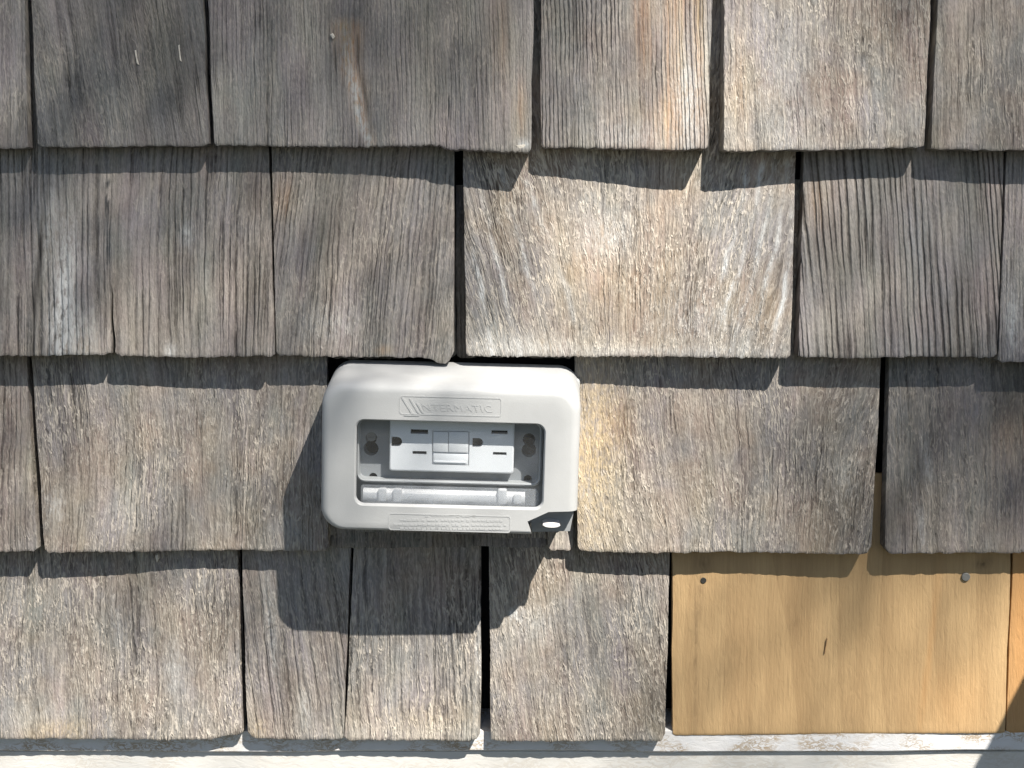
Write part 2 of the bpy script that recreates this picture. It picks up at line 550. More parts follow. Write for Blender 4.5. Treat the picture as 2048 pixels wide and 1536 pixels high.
def shingle(bl, br, tl, tr, proud, mat='old', ext=1.9, slits=(), edge=(), line=0.5, fuzz=0.6, warm=0.4, tone=1.0,
            spacing=0.0035, lean=0.0, fan=0.0, wave=1.0, tint=(), res=0.0022, rc=(0.0012, 0.0012), top_front=None,
            base=None, thick=None, jag=1.0, cup=0.0):
    """One tapered shingle. bl, br: (x, z) of the butt's corners; tl, tr: (x, z) where the next course covers it.
    proud: step of the butt (m) left, middle, right. ext: full length in exposures."""
    SHN[0] += 1
    sd = SHN[0]
    base = (B - T0) if base is None else base
    wdt = br[0] - bl[0]
    hgt = ((tl[1] - bl[1]) + (tr[1] - br[1])) / 2
    nx = max(8, int(wdt / res))
    ss = list(np.linspace(0, 1, nx + 1))
    slit_cols = {}
    for (sc, qt, wmax) in slits:
        k = int(np.argmin([abs(a - sc) for a in ss]))
        ss[k] = sc
        ss.insert(k + 1, sc)
        slit_cols[k] = (qt, wmax)
    ss = np.array(ss)
    qs = np.concatenate([[0.0, 0.0006 / hgt, 0.0016 / hgt], np.linspace(0.004 / hgt, 1.08, max(10, int(hgt / (res * 1.6)))),
                         np.linspace(1.2, ext, 4) if ext > 1.25 else [ext + 0.09]])
    S, Q = np.meshgrid(ss, qs)
    nc, nr = len(ss), len(qs)
    X = (bl[0] + (tl[0] - bl[0]) * Q) * (1 - S) + (br[0] + (tr[0] - br[0]) * Q) * S
    zb = bl[1] * (1 - S) + br[1] * S
    zt = tl[1] * (1 - S) + tr[1] * S
    fall = np.clip(1 - Q * 1.0, 0, 1)
    # outline of the butt: given bumps, saw roughness, rounded corners
    ez = np.zeros(nc)
    if edge:
        ez += np.interp(ss, [e[0] for e in edge], [e[1] for e in edge])
    r = np.random.RandomState(100 + sd)
    xw = ss * wdt
    ez += smooth_noise(xw, xw * 0, 60, 1, sd) * 0.0004 * jag
    ez += r.uniform(-1, 1, nc) * 0.0005 * jag
    for (rr, d) in ((rc[0], xw), (rc[1], wdt - xw)):
        m = d < rr
        ez[m] += rr - np.sqrt(np.maximum(rr ** 2 - (rr - d[m]) ** 2, 0))
    Z = zb + (zt - zb) * Q + ez[None, :] * fall ** 6
    # ragged side edges
    sx = smooth_noise(Z * 1.0, Z * 0, 90, 1, sd + 50) * 0.0002 + smooth_noise(Z, Z * 0, 400, 1, sd + 51) * 0.00007
    X = X + sx * ((S < 0.001) * 1.0 + (S > 0.999) * 1.0)
    for k, (qt, wmax) in slit_cols.items():
        wq = np.where(qs < qt, wmax * np.clip(1 - qs / qt, 0, 1) ** 0.7, 0.0)
        wig = np.sin(qs * 23 + sd) * 0.0006 + np.sin(qs * 9) * 0.001
        X[:, k] += -wq / 2 + wig
        X[:, k + 1] += wq / 2 + wig
    pr = np.interp(ss, [0, 0.5, 1], proud)
    Yb = base + pr
    tf = base if top_front is None else top_front
    D = Yb[None, :] + (tf - Yb[None, :]) * Q
    D = np.where(Q > 1, tf - (Q - 1) * T0, D)
    D += smooth_noise(X, Z, 45, 20, sd + 9) * 0.0004 + cup * ((S - 0.5) ** 2 * 4 - 0.33) * fall
    D[0] -= 0.0004
    D[1] -= 0.0001
    xe = np.minimum(S, 1 - S) * wdt
    D -= np.clip(1 - xe / 0.0008, 0, 1) * 0.0003
    th = (np.array(pr) + 0.0008) if thick is None else np.full(nc, thick)
    TH = np.maximum(th[None, :] * (1 - Q * 0.5), 0.0025)
    front = np.stack([X, -D, Z], -1).reshape(-1, 3)
    verts = [front]
    faces = []

    def wmask(k, j):
        qt, wm = slit_cols[k]
        return qs[j] < qt
    for j in range(nr - 1):
        for i in range(nc - 1):
            if i in slit_cols and wmask(i, j):
                continue
            a = j * nc + i
            faces.append((a, a + 1, a + nc + 1, a + nc))
    nfront = len(faces)
    # side walls with vertices of their own
    off = len(front)
    extra = []

    def strip(idx):
        nonlocal off
        st = off
        for (j, i) in idx:
            p = front[j * nc + i]
            extra.append(p)
            extra.append(p + np.array([0, TH[j, i], 0]))
        off += 2 * len(idx)
        for k in range(len(idx) - 1):
            a = st + 2 * k
            faces.append((a, a + 1, a + 3, a + 2))
    cuts = sorted(slit_cols)
    start = 0
    for k in cuts + [nc - 1]:
        strip([(0, i) for i in range(k, start - 1, -1)])
        start = k + 1
    strip([(j, nc - 1) for j in range(nr - 1, -1, -1)])
    strip([(j, 0) for j in range(nr)])
    strip([(nr - 1, i) for i in range(nc)])
    for k in cuts:
        jm = max(j for j in range(nr) if wmask(k, j)) + 1
        strip([(j, k) for j in range(jm, -1, -1)])
        strip([(j, k + 1) for j in range(0, jm + 1)])
    # plain back
    st = off
    for (j, i) in ((0, 0), (0, nc - 1), (nr - 1, nc - 1), (nr - 1, 0)):
        extra.append(front[j * nc + i] + np.array([0, TH[j, i], 0]))
    faces.append((st, st + 3, st + 2, st + 1))
    allv = np.concatenate([front, np.array(extra)])
    me = bpy.data.meshes.new('shingle')
    me.from_pydata(allv.tolist(), [], faces)
    sm = np.zeros(len(faces), dtype=bool)
    sm[:nfront] = True
    me.polygons.foreach_set('use_smooth', sm)
    # grain coordinates: lines of constant u follow the fibres of this board
    vx = allv[:, 0] - (bl[0] + br[0]) / 2
    vz = allv[:, 2] - bl[1]
    gu = vx - lean * vz
    if fan:
        gu = gu / np.maximum(1 + fan * (vz - 0.06), 0.3)
    gu = gu + wave * (smooth_noise(vx, vz, 26, 22, sd + 20) * 0.0016 + smooth_noise(vx, vz, 70, 40, sd + 21) * 0.0005)
    gv = vz + (allv[:, 1] + B) * 0.6
    gu = gu + (allv[:, 1] + B) * 0.15
    li = np.zeros(len(me.loops), dtype=np.int32)
    me.loops.foreach_get('vertex_index', li)
    uv = me.uv_layers.new(name='grain')
    uv.data.foreach_set('uv', np.stack([gu[li], gv[li]], -1).astype(np.float32).ravel())
    ca = me.color_attributes.new('tint', 'FLOAT_COLOR', 'POINT')
    tc = np.zeros((len(allv), 4), dtype=np.float32)
    for (ch, cx, cz, rx, rz, amt, *sl) in tint:
        sk = sl[0] if sl else 0.0
        dx = (allv[:, 0] - cx - sk * (allv[:, 2] - cz)) / rx
        dz = (allv[:, 2] - cz) / rz
        tc[:, ch] += amt * np.exp(-(dx ** 2 + dz ** 2))
    np.clip(tc, 0, 1, out=tc)
    ca.data.foreach_set('color', tc.ravel())
    o = link('shingle', me, mat, wall)
    o['seed'] = float(sd * 13.37)
    o['line'] = float(line)
    o['fuzz'] = float(fuzz)
    o['warm'] = float(warm)
    o['tone'] = float(tone)
    o['spacing'] = float(spacing)
    return o


def px_shingle(bl, br, tl, tr, proud, **kw):
    """corners given as photo pixels; proud in millimetres"""
    proud = [p * MM for p in proud]
    base = kw.get('base') or (B - T0)
    a = P(bl[0], bl[1], -(base + proud[0]))
    b = P(br[0], br[1], -(base + proud[2]))
    c = P(tl[0], tl[1], -base)
    d = P(tr[0], tr[1], -base)
    h = ((c.z - a.z) + (d.z - b.z)) / 2
    if 'tint' in kw:
        out = []
        for (ch, x, y, rx, ry, amt, *sl) in kw['tint']:
            p = P(x, y, -(base + proud[1] * 0.6))
            out.append((ch, p.x, p.z, rx * 0.277 * MM, ry * 0.277 * MM, amt, *sl))
        kw['tint'] = out
    if 'edge' in kw:
        n = abs(br[0] - bl[0])
        kw['edge'] = [((x - bl[0]) / n, -dy * 0.277 * MM) for x, dy in kw['edge']]
    if 'slits' in kw:
        n = abs(br[0] - bl[0])
        kw['slits'] = [((x - bl[0]) / n, q, w_ * MM) for x, q, w_ in kw['slits']]
    return shingle((a.x, a.z), (b.x, b.z), (c.x, c.z), (d.x, d.z), proud, **kw)


R, G, K, Y = 0, 1, 2, 3       # tint channels: raw orange wood, bleached, dark stain
# a torn, weather-browned streak on the wide shingle, with a crack along its right edge
streak = []
for i in range(26):
    f = i / 25
    y_ = 46 + 244 * f
    x_ = 690 + 6 * f + 46 * f ** 1.5 + 3 * math.sin(f * 14)
    hw_ = 15 * (1 - f) ** .7 + 7
    streak += [(R, x_, y_, hw_, 11, .62 - .34 * f), (G, x_ - 3, y_, hw_ * .8, 10, .18 + .42 * f)]
    if .1 < f < .75:
        streak.append((K, x_ + hw_ * .95 + 2 * math.sin(f * 30), y_, 2.6, 9, .55))
# long pale curved veins of the wide sunlit shingle
veins = []
for (xt, yt_, xm, ym, xb_, yb_, am) in ((1578, 330, 1560, 520, 1480, 715, .55), (1555, 320, 1535, 480, 1455, 700, .5), (1530, 330, 1500, 500, 1440, 640, .4), (1588, 430, 1572, 600, 1530, 712, .5),
                                        (1500, 340, 1470, 480, 1440, 560, .3), (960, 380, 1000, 540, 1040, 712, .45), (1000, 340, 1050, 520, 1090, 660, .4), (1050, 360, 1110, 500, 1150, 640, .3), (945, 500, 970, 600, 985, 712, .4)):
    for i in range(34):
        f = i / 33
        x_ = (1 - f) ** 2 * xt + 2 * f * (1 - f) * xm + f * f * xb_ + 2.5 * math.sin(f * 17 + xt)
        y_ = (1 - f) ** 2 * yt_ + 2 * f * (1 - f) * ym + f * f * yb_
        veins.append((G, x_, y_, 4.5, 8, 1.5 * am * (.6 + .4 * math.sin(f * 9 + xb_))))
# first course in view
px_shingle((-260, 297), (55, 297), (-270, -120), (45, -120), (10, 10, 10), line=.3, fuzz=.45, warm=.1, tone=1.0, wave=.8)
px_shingle((75, 293), (417, 292), (58, -120), (401, -120), (11, 11, 11), line=.18, fuzz=.40, warm=.05, tone=.86, lean=-.12, wave=1.4, spacing=.006,
           tint=[(K, 330, 60, 120, 150, .35)])
sh1c = px_shingle((428, 291), (1062, 299), (411, -120), (1069, -120), (11, 10.5, 16), line=.30, fuzz=.34, warm=.06, tone=.92, spacing=.0024, res=.0012,
                  edge=[(428, 0), (740, -3), (880, -5), (893, 2), (1030, 3), (1062, 4)], slits=[(893, .14, .35)],
                  tint=[(G, 1048, 290, 14, 8, 1), (R, 1000, 60, 25, 120, .25), (K, 850, 60, 140, 120, .3), (R, 1040, 230, 16, 60, .4)] + streak)
px_shingle((1082, 294), (1417, 299), (1082, -120), (1427, -120), (11, 13.5, 16.5), line=.75, fuzz=.35, warm=.6, tone=1.12, spacing=.0022, wave=.35,
           tint=[(R, 1290, 40, 22, 110, .5), (R, 1338, 60, 12, 200, .45), (R, 1362, 40, 10, 230, .6), (R, 1398, 40, 12, 230, .6), (R, 1330, 250, 30, 70, .35), (G, 1375, 190, 30, 110, .55), (G, 1250, 270, 80, 30, .3), (K, 1150, 40, 70, 60, .3)])
px_shingle((1448, 302), (1848, 295), (1448, -120), (1867, -120), (16.5, 13, 12), line=.35, fuzz=.75, warm=.85, tone=1.12, spacing=.0045, wave=1.0,
           tint=[(G, 1560, 200, 60, 120, .25), (K, 1670, 120, 14, 200, .35), (R, 1480, 120, 20, 160, .2)])
px_shingle((1862, 299), (2290, 301), (1882, -120), (2310, -120), (12, 14, 15), line=.2, fuzz=.55, warm=.55, tone=.98, wave=.8)
# second course
px_shingle((-120, 711), (549, 711), (-135, 298), (537, 298), (13, 13.5, 14), line=.95, fuzz=.32, warm=.35, tone=.98, spacing=.0042, wave=1.5, lean=.03,
           slits=[(225, .36, 2.3)], edge=[(-120, 0), (215, 0), (222, -6), (230, -3), (240, 2), (400, 3), (520, 1), (549, 2)],
           tint=[(G, 128, 600, 22, 150, .95, .10), (G, 88, 450, 22, 90, .5, .1), (G, 160, 670, 40, 60, .5), (K, 78, 520, 7, 200, .8, .1), (K, 500, 390, 26, 40, .4), (G, 372, 468, 12, 20, .7), (G, 345, 700, 10, 12, .8), (R, 160, 690, 60, 20, .15)])
sh2b = px_shingle((553, 710), (907, 714), (543, 298), (908, 298), (12.5, 12.5, 13), line=.5, fuzz=.5, warm=.35, tone=.95, spacing=.0033, lean=.10, wave=1.4,
                  edge=[(553, 0), (860, 4), (872, 12), (890, 14), (900, 4), (907, -6)],
                  tint=[(K, 740, 560, 20, 40, .4), (G, 660, 650, 60, 40, .3), (R, 560, 395, 25, 40, .3), (R, 770, 700, 16, 8, .5)])
px_shingle((933, 713), (1581, 715), (926, 298), (1592, 298), (12, 12.5, 14.5), line=.22, fuzz=1.0, warm=.95, tone=1.14, spacing=.0075, fan=2.8, wave=1.3,
           tint=[(G, 1220, 470, 60, 50, .5), (G, 1080, 690, 150, 22, .45), (G, 1400, 640, 120, 70, .3), (Y, 1200, 600, 110, 110, .10), (R, 1200, 560, 140, 110, .12), (R, 1330, 420, 60, 50, .15), (G, 1300, 700, 220, 14, .5), (Y, 1250, 690, 200, 16, .15)] + veins, res=.0012)
px_shingle((1597, 715), (1995, 714), (1608, 300), (2008, 300), (13, 13, 13), line=1.0, fuzz=.22, warm=.22, tone=1.02, spacing=.0036, lean=-.05, wave=.6,
           tint=[(R, 1640, 400, 40, 50, .18), (K, 1960, 420, 30, 90, .2)])
px_shingle((1998, 724), (2400, 724), (2014, 300), (2410, 300), (14, 14, 13), line=.35, fuzz=.4, warm=.05, tone=1.02, wave=.9, tint=[(G, 2020, 640, 12, 60, .8)])
# third course, cut open for the outlet box
px_shingle((-300, 1103), (75, 1102), (-330, 714), (52, 714), (10, 11, 13), line=.45, fuzz=.6, warm=.6, tone=.98)
px_shingle((90, 1105), (657, 1101), (63, 714), (653, 714), (13, 10, 9.5), line=.25, fuzz=.85, warm=.75, tone=1.0, spacing=.005, wave=1.5, ext=1.55,
           tint=[(G, 115, 1010, 20, 30, .5), (G, 400, 820, 80, 50, .15), (G, 560, 1060, 50, 40, .25), (K, 250, 800, 80, 30, .2)])
px_shingle((1156, 1103), (1742, 1108), (1150, 714), (1763, 714), (10.5, 10.5, 10.5), line=.15, fuzz=1.0, warm=.8, tone=1.06, spacing=.005, wave=2.2, fan=2.0, ext=1.9, rc=(.002, .0042),
           tint=[(G, 1200, 1000, 60, 90, .3), (Y, 1185, 930, 60, 190, .5), (R, 1240, 860, 40, 60, .2), (K, 1690, 1000, 80, 170, .30), (G, 1690, 960, 30, 50, .3), (K, 1500, 760, 120, 30, .2)])
px_shingle((1770, 1108), (2330, 1105), (1779, 714), (2350, 714), (10, 9, 9), line=.18, fuzz=.65, warm=.45, tone=.84, spacing=.005, wave=1.2, ext=1.9, rc=(.004, .001),
           tint=[(G, 1855, 930, 7, 60, .6, -.12), (G, 1840, 1060, 8, 60, .5, -.12), (K, 2030, 800, 40, 90, .45), (R, 2020, 880, 50, 60, .2)])
# remains of the under course below the box
px_shingle((661, 1096), (864, 1095), (661, 1050), (864, 1050), (5, 5, 5), base=.022, ext=1.0, thick=.006, line=.3, fuzz=.5, warm=.6, tone=.95)
px_shingle((867, 1095), (1093, 1096), (867, 1050), (1093, 1050), (5, 5, 5), base=.022, ext=1.0, thick=.006, line=.3, fuzz=.5, warm=.6, tone=.95)
px_shingle((1096, 1101), (1146, 1102), (1096, 1030), (1146, 1030), (6, 6, 6), base=.024, ext=1.0, thick=.006, line=.3, fuzz=.5, warm=.6, tone=1.05)
# upper part of the cut shingle above the box, under the second course
px_shingle((660, 716), (912, 716), (655, 500), (910, 500), (2, 2, 2), ext=1.6, base=.0175, thick=.004, line=.3, fuzz=.5, warm=.4, tone=.9)
px_shingle((914, 716), (1146, 716), (912, 500), (1144, 500), (2, 2, 2), ext=1.6, base=.0175, thick=.004, line=.3, fuzz=.5, warm=.4, tone=.9)
# fourth course, on the trim
sh4a = px_shingle((-200, 1479), (484, 1475), (-220, 1104), (474, 1104), (10, 10, 10), line=.3, fuzz=1.0, warm=.7, tone=1.05, spacing=.006, wave=1.8, ext=1.9,
                  edge=[(-200, 0), (200, 2), (420, 4), (445, -2), (484, -3)],
                  tint=[(Y, 130, 1455, 70, 25, .28), (G, 60, 1430, 80, 30, .25), (G, 230, 1250, 10, 70, .4, -.12), (G, 350, 1340, 16, 60, .4), (K, 225, 1300, 5, 180, .5, -.08)])
px_shingle((495, 1474), (686, 1481), (484, 1104), (701, 1104), (10, 10, 10), line=.55, fuzz=.6, warm=.55, tone=1.05, spacing=.0055, lean=-.10, wave=1.4, ext=1.5,
           edge=[(495, -6), (510, 1), (686, 0)], tint=[(K, 565, 1350, 5, 130, .6, -.12), (G, 540, 1250, 12, 120, .5, -.1), (G, 610, 1410, 14, 40, .4), (Y, 520, 1460, 20, 25, .25)])
px_shingle((690, 1481), (961, 1482), (707, 1104), (962, 1104), (10, 10, 11), line=.4, fuzz=.95, warm=.6, tone=1.12, spacing=.004, wave=1.3, ext=1.5,
           edge=[(690, 0), (940, 0), (955, -5), (961, -12)], tint=[(G, 850, 1460, 120, 25, .4), (Y, 850, 1450, 110, 40, .2), (G, 958, 1300, 5, 60, .8)])
px_shingle((982, 1482), (1330, 1483), (978, 1104), (1340, 1104), (10, 10, 10), line=.2, fuzz=1.0, warm=.75, tone=1.02, spacing=.005, lean=-.12, wave=1.5, ext=1.5, rc=(.0012, .004),
           tint=[(G, 1060, 1250, 60, 40, .3), (K, 1290, 1400, 60, 100, .2), (G, 1030, 1230, 16, 12, .7)])
shn = px_shingle((1345, 1471), (2009, 1466), (1345, 1104), (2022, 1104), (4.2, 4.2, 4.2), mat='new', base=.0247, ext=1.42, thick=.005, jag=.35, wave=.4, rc=(.0005, .0005),
                 tint=[(K, 1970, 1128, 14, 9, .6, .6), (K, 1408, 1130, 16, 20, .35), (K, 1402, 1190, 7, 50, .25), (K, 1590, 1250, 12, 50, .18, -.2), (K, 1392, 1320, 4, 160, .35), (K, 1455, 1300, 30, 140, .12), (K, 1700, 1380, 60, 90, .12), (R, 1860, 1300, 6, 150, .4, .1), (R, 1900, 1400, 80, 80, .25)])
px_shingle((2013, 1466), (2500, 1466), (2027, 1104), (2510, 1104), (4.0, 4.0, 4.0), mat='new', base=.0247, ext=1.42, thick=.005, jag=.35, tint=[(R, 2080, 1250, 120, 300, .85)])

# shingles beyond the frame, left, right and above
zb = [P(1024, y, -B).z for y in (297, 712, 1104, 1478)]
zt = [P(1024, y, -(B - T0)).z for y in (-120, 300, 714, 1104)]
lims = [(P(-260, 297, -B).x, P(2290, 300, -B).x), (P(-120, 711, -B).x, P(2400, 724, -B).x),
        (P(-300, 1103, -B).x, P(2330, 1105, -B).x), (P(-200, 1479, -B).x, P(2500, 1466, -B).x)]
courses = [(zb[i], zt[i], lims[i]) for i in range(4)]
z0 = zt[0] - 0.0006
for k in range(3):
    courses.append((z0, z0 + COURSE, None))
    z0 += COURSE
for (z_b, z_t, lm) in courses:
    runs = [(-1.05, lm[0] - .004), (lm[1] + .004, 1.05)] if lm else [(-1.05, 1.05)]
    for (xa, xb) in runs:
        x = xa
        while x < xb - 0.03:
            wd = min(rnd.uniform(.085, .19), xb - x)
            if xb - (x + wd) < .04:
                wd = xb - x
            gp = rnd.uniform(.002, .006)
            j = rnd.uniform(-.002, .002)
            shingle((x + gp / 2, z_b + j), (x + wd - gp / 2, z_b + j * .6), (x + gp / 2, z_t), (x + wd - gp / 2, z_t),
                    [rnd.uniform(9, 13) * MM for _ in range(3)], line=rnd.uniform(.15, .9), fuzz=rnd.uniform(.3, .9), warm=rnd.uniform(.1, .8),
                    tone=rnd.uniform(.85, 1.1), spacing=rnd.uniform(.003, .006), lean=rnd.uniform(-.1, .1), wave=rnd.uniform(.6, 1.6), res=.006, ext=1.5)
            x += wd

# trim along the foot: drip cap on a painted board
zl = P(1024, 1504, -.0285).z
ztop = P(1024, 1463, -.0285).z
bm = bmesh.new()
n = 60
rows = []
for i in range(n + 1):
    x = -1.3 + 2.6 * i / n
    wv = 0.0005 * math.sin(i * .9) + 0.0003 * math.sin(i * 2.3)
    rows.append([(x, 0.0, zl + .0002), (x, -.0275, zl + wv), (x, -.0285, zl + .001 + wv), (x, -.0281, ztop), (x, 0.0, ztop + .003)])
for i in range(n):
    pass
vs = [[bm.verts.new(p) for p in r] for r in rows]
for i in range(n):
    for k in range(4):
        bm.faces.new((vs[i][k], vs[i + 1][k], vs[i + 1][k + 1], vs[i][k + 1]))
bm.faces.new(vs[0])
bm.faces.new(list(reversed(vs[-1])))
link('drip_cap', bm_mesh(bm, 'drip_cap'), 'cap', wall)
bm = bmesh.new()
box(bm, -1.3, 1.3, -.0262, .001, .395, zl - .0005, .0008)
link('trim_board', bm_mesh(bm, 'trim_board'), 'board', wall)


# nails, small dark holes, scars and chips on the shingles
def nail_or_hole(px, py, dep, r, par, mat='steel'):
    p = P(px, py, -dep)
    bm = bmesh.new()
    L = []
    for (rr, y) in ((r, 0.0015), (r, -.0001), (r * .9, -.0003), (r * .4, -.0003)):
        L.append([(p.x + rr * math.cos(a * math.pi / 7), p.y + y, p.z + rr * math.sin(a * math.pi / 7)) for a in range(14)])
    loft(bm, L, False, True)
    return link('nail_or_hole', bm_mesh(bm, 'nail_or_hole', True, 40), mat, par)


nail_or_hole(1932, 1154, .0257, .0024, shn)
nail_or_hole(1407, 1161, .0260, .0017, shn, 'rust')
nail_or_hole(845, 349, .0255, .0009, sh2b, 'rust')  # dark disc standing for a small hole
nail_or_hole(467, 331, .0255, .0010, sh2b, 'rust')  # another small hole, shown as a dark disc
nail_or_hole(430, 352, .0262, .0008, sh2b, 'rust')


def sliver(name, pts, dep, par, mat, lift=.0006):
    """a thin torn flake: ridge in the middle, feathered rim. pts: photo pixels round its outline; dep(px,py) depth"""
    bm = bmesh.new()
    ps = [P(x, y, -(dep(y) if callable(dep) else dep)) for x, y in pts]
    c = sum(ps, Vector()) / len(ps)
    rim = [bm.verts.new((p.x, p.y + .0009, p.z)) for p in ps]
    mid = [bm.verts.new((c.x + (p.x - c.x) * .82, p.y - lift, c.z + (p.z - c.z) * .93)) for p in ps]
    top = [bm.verts.new((c.x + (p.x - c.x) * .25, p.y - lift * 1.25, c.z + (p.z - c.z) * .8)) for p in ps]
    n_ = len(ps)
    for a, b in ((rim, mid), (mid, top)):
        for i in range(n_):
            bm.faces.new((a[i], a[(i + 1) % n_], b[(i + 1) % n_], b[i]))
    bm.faces.new(top)
    return link(name, bm_mesh(bm, name, True, 35), mat, par)


sliver('paint_fleck', [(660, 70), (666, 66), (671, 74), (666, 80)], .0300, sh1c, 'bleached', .0012)
sliver('paint_fleck', [(311, 1108), (318, 1106), (320, 1116), (315, 1124), (312, 1116)], .0262, sh4a, 'bleached', .0016)

sliver('scratch', [(1654.5, 1276), (1655.5, 1277), (1652.5, 1292), (1648.5, 1309), (1647.5, 1310), (1650.5, 1292)], .0274, shn, 'scratch', .0001)
for pts_ in ([(356, 90), (359, 88), (361, 110), (364, 124), (360, 122), (358, 106)], [(269, 100), (272, 99), (275, 118), (279, 130), (275, 129), (271, 114)]):
    sliver('loose_fibre', pts_, lambda y: .0352 - .0108 * (291 - y) / 411 + .0008, sh1c, 'bleached', .0004)
sliver('loose_fibre', [(1030, 291), (1050, 288), (1056, 296), (1040, 299)], .0400, sh1c, 'bleached', .0004)

# ------------------------------------------------------------------ weatherproof outlet cover
ROLL = math.radians(1.5)
YF = -(B + 0.037)                 # front face of the lid
bc = P(901, 920, YF)
cover = empty('outlet_cover', (bc.x, 0, bc.z))
cover.rotation_euler = (0, ROLL, 0)
tag(cover, 'pale grey plastic weatherproof outlet cover with clear window on the shingle wall', 'outlet cover')
RI = Matrix.Rotation(-ROLL, 3, 'Y')


def L(px, py, y):
    p = RI @ (P(px, py, y) - Vector((bc.x, 0, bc.z)))
    return p.x, p.z


mmL = lambda v: [a * MM for a in v]


def lp(x0, x1, z0, z1, r, y, n=8):
    rr = tuple(q * MM for q in r) if isinstance(r, (tuple, list)) else r * MM
    return [(x, y, z) for x, z in rrect(x0 * MM, x1 * MM, z0 * MM, z1 * MM, rr, n)]


YB = -(B - .010)                  # back rim of the lid
X0, X1, Z0, Z1 = -68.4, 67.6, -39.4, 39.6
wx0, wz1 = L(713, 840, YF)
wx1, wz0 = L(1084, 1017, YF)
wx0, wx1, wz0, wz1 = [a / MM for a in (wx0, wx1, wz0, wz1)]
loops = []
# outside: back rim with its draft, up to the rounded front edge
for (f, y) in ((1.0, YB), (0.45, YB + (YF - YB) * .55), (0.10, YF + .0055)):
    loops.append(lp(X0 - .6 * f, X1 + 1.6 * f, Z0 - .8 * f, Z1 + 7.4 * f, 12.5, y))
fr = 5.0
for a in (18, 36, 54, 72, 90):
    ca = fr * (1 - math.cos(math.radians(a)))
    sa = fr * math.sin(math.radians(a)) * MM
    loops.append(lp(X0 + ca, X1 - ca, Z0 + ca * .45, Z1 - ca, 12.5 - ca * .7, YF + .005 - sa))
loops.append(lp(X0 + 9, X1 - 9, Z0 + 5, Z1 - 9, 7, YF))
# window opening
loops.append(lp(wx0 - .9, wx1 + .9, wz0 - 1.0, wz1 + .7, 5.0, YF, 8))
loops.append(lp(wx0 - .3, wx1 + .3, wz0 - .4, wz1 + .2, 4.6, YF + .0005))
loops.append(lp(wx0, wx1, wz0, wz1, 4.4, YF + .0012))
loops.append(lp(wx0, wx1, wz0, wz1, 4.4, YF + .0032))
# inside
loops.append(lp(X0 + 5, X1 - 5, Z0 + 3.5, Z1 - 5, 8, YF + .0034))
loops.append(lp(X0 + 2.6, X1 - 2.4, Z0 + 2.2, Z1 - 1.5, 10, YF + .006))
loops.append(lp(X0 + 2.0, X1 - 1.2, Z0 + 1.6, Z1 + 2.6, 10, YB))
bm = bmesh.new()
loft(bm, loops, ring=True)
lid = bm_mesh(bm, 'lid')
cut = bmesh.new()
pts = [L(*q, YF) for q in ((1055, 1043), (1097, 1024), (1250, 1020), (1250, 1140), (1076, 1140), (1061, 1062))]
prism(cut, pts, YF - .02, YB - .006)
cm = bm_mesh(cut, 'c')
lid = boolean(lid, [cm])
lid.polygons.foreach_set('use_smooth', [True] * len(lid.polygons))
lid.set_sharp_from_angle(angle=math.radians(32))
lido = link('lid', lid, 'plastic', cover)

bm = bmesh.new()
prism(bm, [(x * MM, z * MM) for x, z in rrect(wx0 - 2.2, wx1 + 2.2, wz0 - 2.0, wz1 + 2.0, 5, 6)], YF + .0036, YF + .0052)
link('window_pane', bm_mesh(bm, 'window_pane'), None, cover).data.materials.append(mat_pane())

# added translucent strip that lays a pale haze over the lower window
ga, gb = L(722, 969, YF + .006), L(1076, 1016, YF + .006)
bm = bmesh.new()
prism(bm, [(x, z) for x, z in rrect(ga[0], gb[0], gb[1], ga[1], .0012, 4)], YF + .0056, YF + .0062)
link('haze_strip', bm_mesh(bm, 'haze_strip'), None, cover).data.materials.append(mat_pane((0.14, 0.26)))

# base against the wall: a tray whose back plate carries the mounting holes
YP = YF + .0165                   # front of the back plate
bm = bmesh.new()
loft(bm, [lp(X0 + 3.2, X1 - 3, Z0 + 3.0, Z1 - .6, (16, 9, 9, 9), y) for y in (-.012, YP)], True, True)
plate = bm_mesh(bm, 'back_plate')
cuts = []


def hole(pts_):
    b_ = bmesh.new()
    prism(b_, pts_, YP - .01, YP + .0085)
    cuts.append(bm_mesh(b_, 'c'))


def disc(px, py, r, n=18, sx=1.0):
    cx, cz = L(px, py, YP)
    return [(cx + sx * r * MM * math.cos(2 * math.pi * i / n), cz + r * MM * math.sin(2 * math.pi * i / n)) for i in range(n)]


for (x, y, r, s) in ((742, 897, 3.9, 1.05), (742.5, 876, 3.2, 1.0), (1058, 900, 3.9, 1.0), (1058, 879, 3.4, 1.0), (746.5, 953, 2.0, 1.1), (1055.5, 958, 2.2, 1.0)):
    hole(disc(x, y, r, sx=s))
plate = boolean(plate, cuts)
link('back_plate', plate, 'plate', cover)
for (x, y, r, s) in ((742, 897, 3.6, 1.05), (1058, 900, 3.6, 1.0), (1058, 879, 3.1, 1.0), (746.5, 953, 1.8, 1.1), (1055.5, 958, 2.0, 1.0)):
    cx, cz = L(x, y, YP)
    bm = bmesh.new()
    cyl(bm, (cx, YP + .0086, cz), (cx, YP + .0080, cz), r * MM * 1.04, n=18)
    link('screw_hole_black', bm_mesh(bm, 'screw_hole_black'), 'dark', cover)  # black disc on the hole's floor stands for its shade
cx, cz = L(742, 874, YP)
bm = bmesh.new()
cyl(bm, (cx, YP + .006, cz), (cx, YP + .0012, cz), .0028, .0026, n=18)
sc_me = bm_mesh(bm, 'mounting_screw', True, 40)
cb = bmesh.new()
box(cb, cx - .0025, cx + .0025, YP - .001, YP + .0020, cz - .0004, cz + .0004)
link('mounting_screw', boolean(sc_me, [bm_mesh(cb, 'c')]), 'steel', cover)

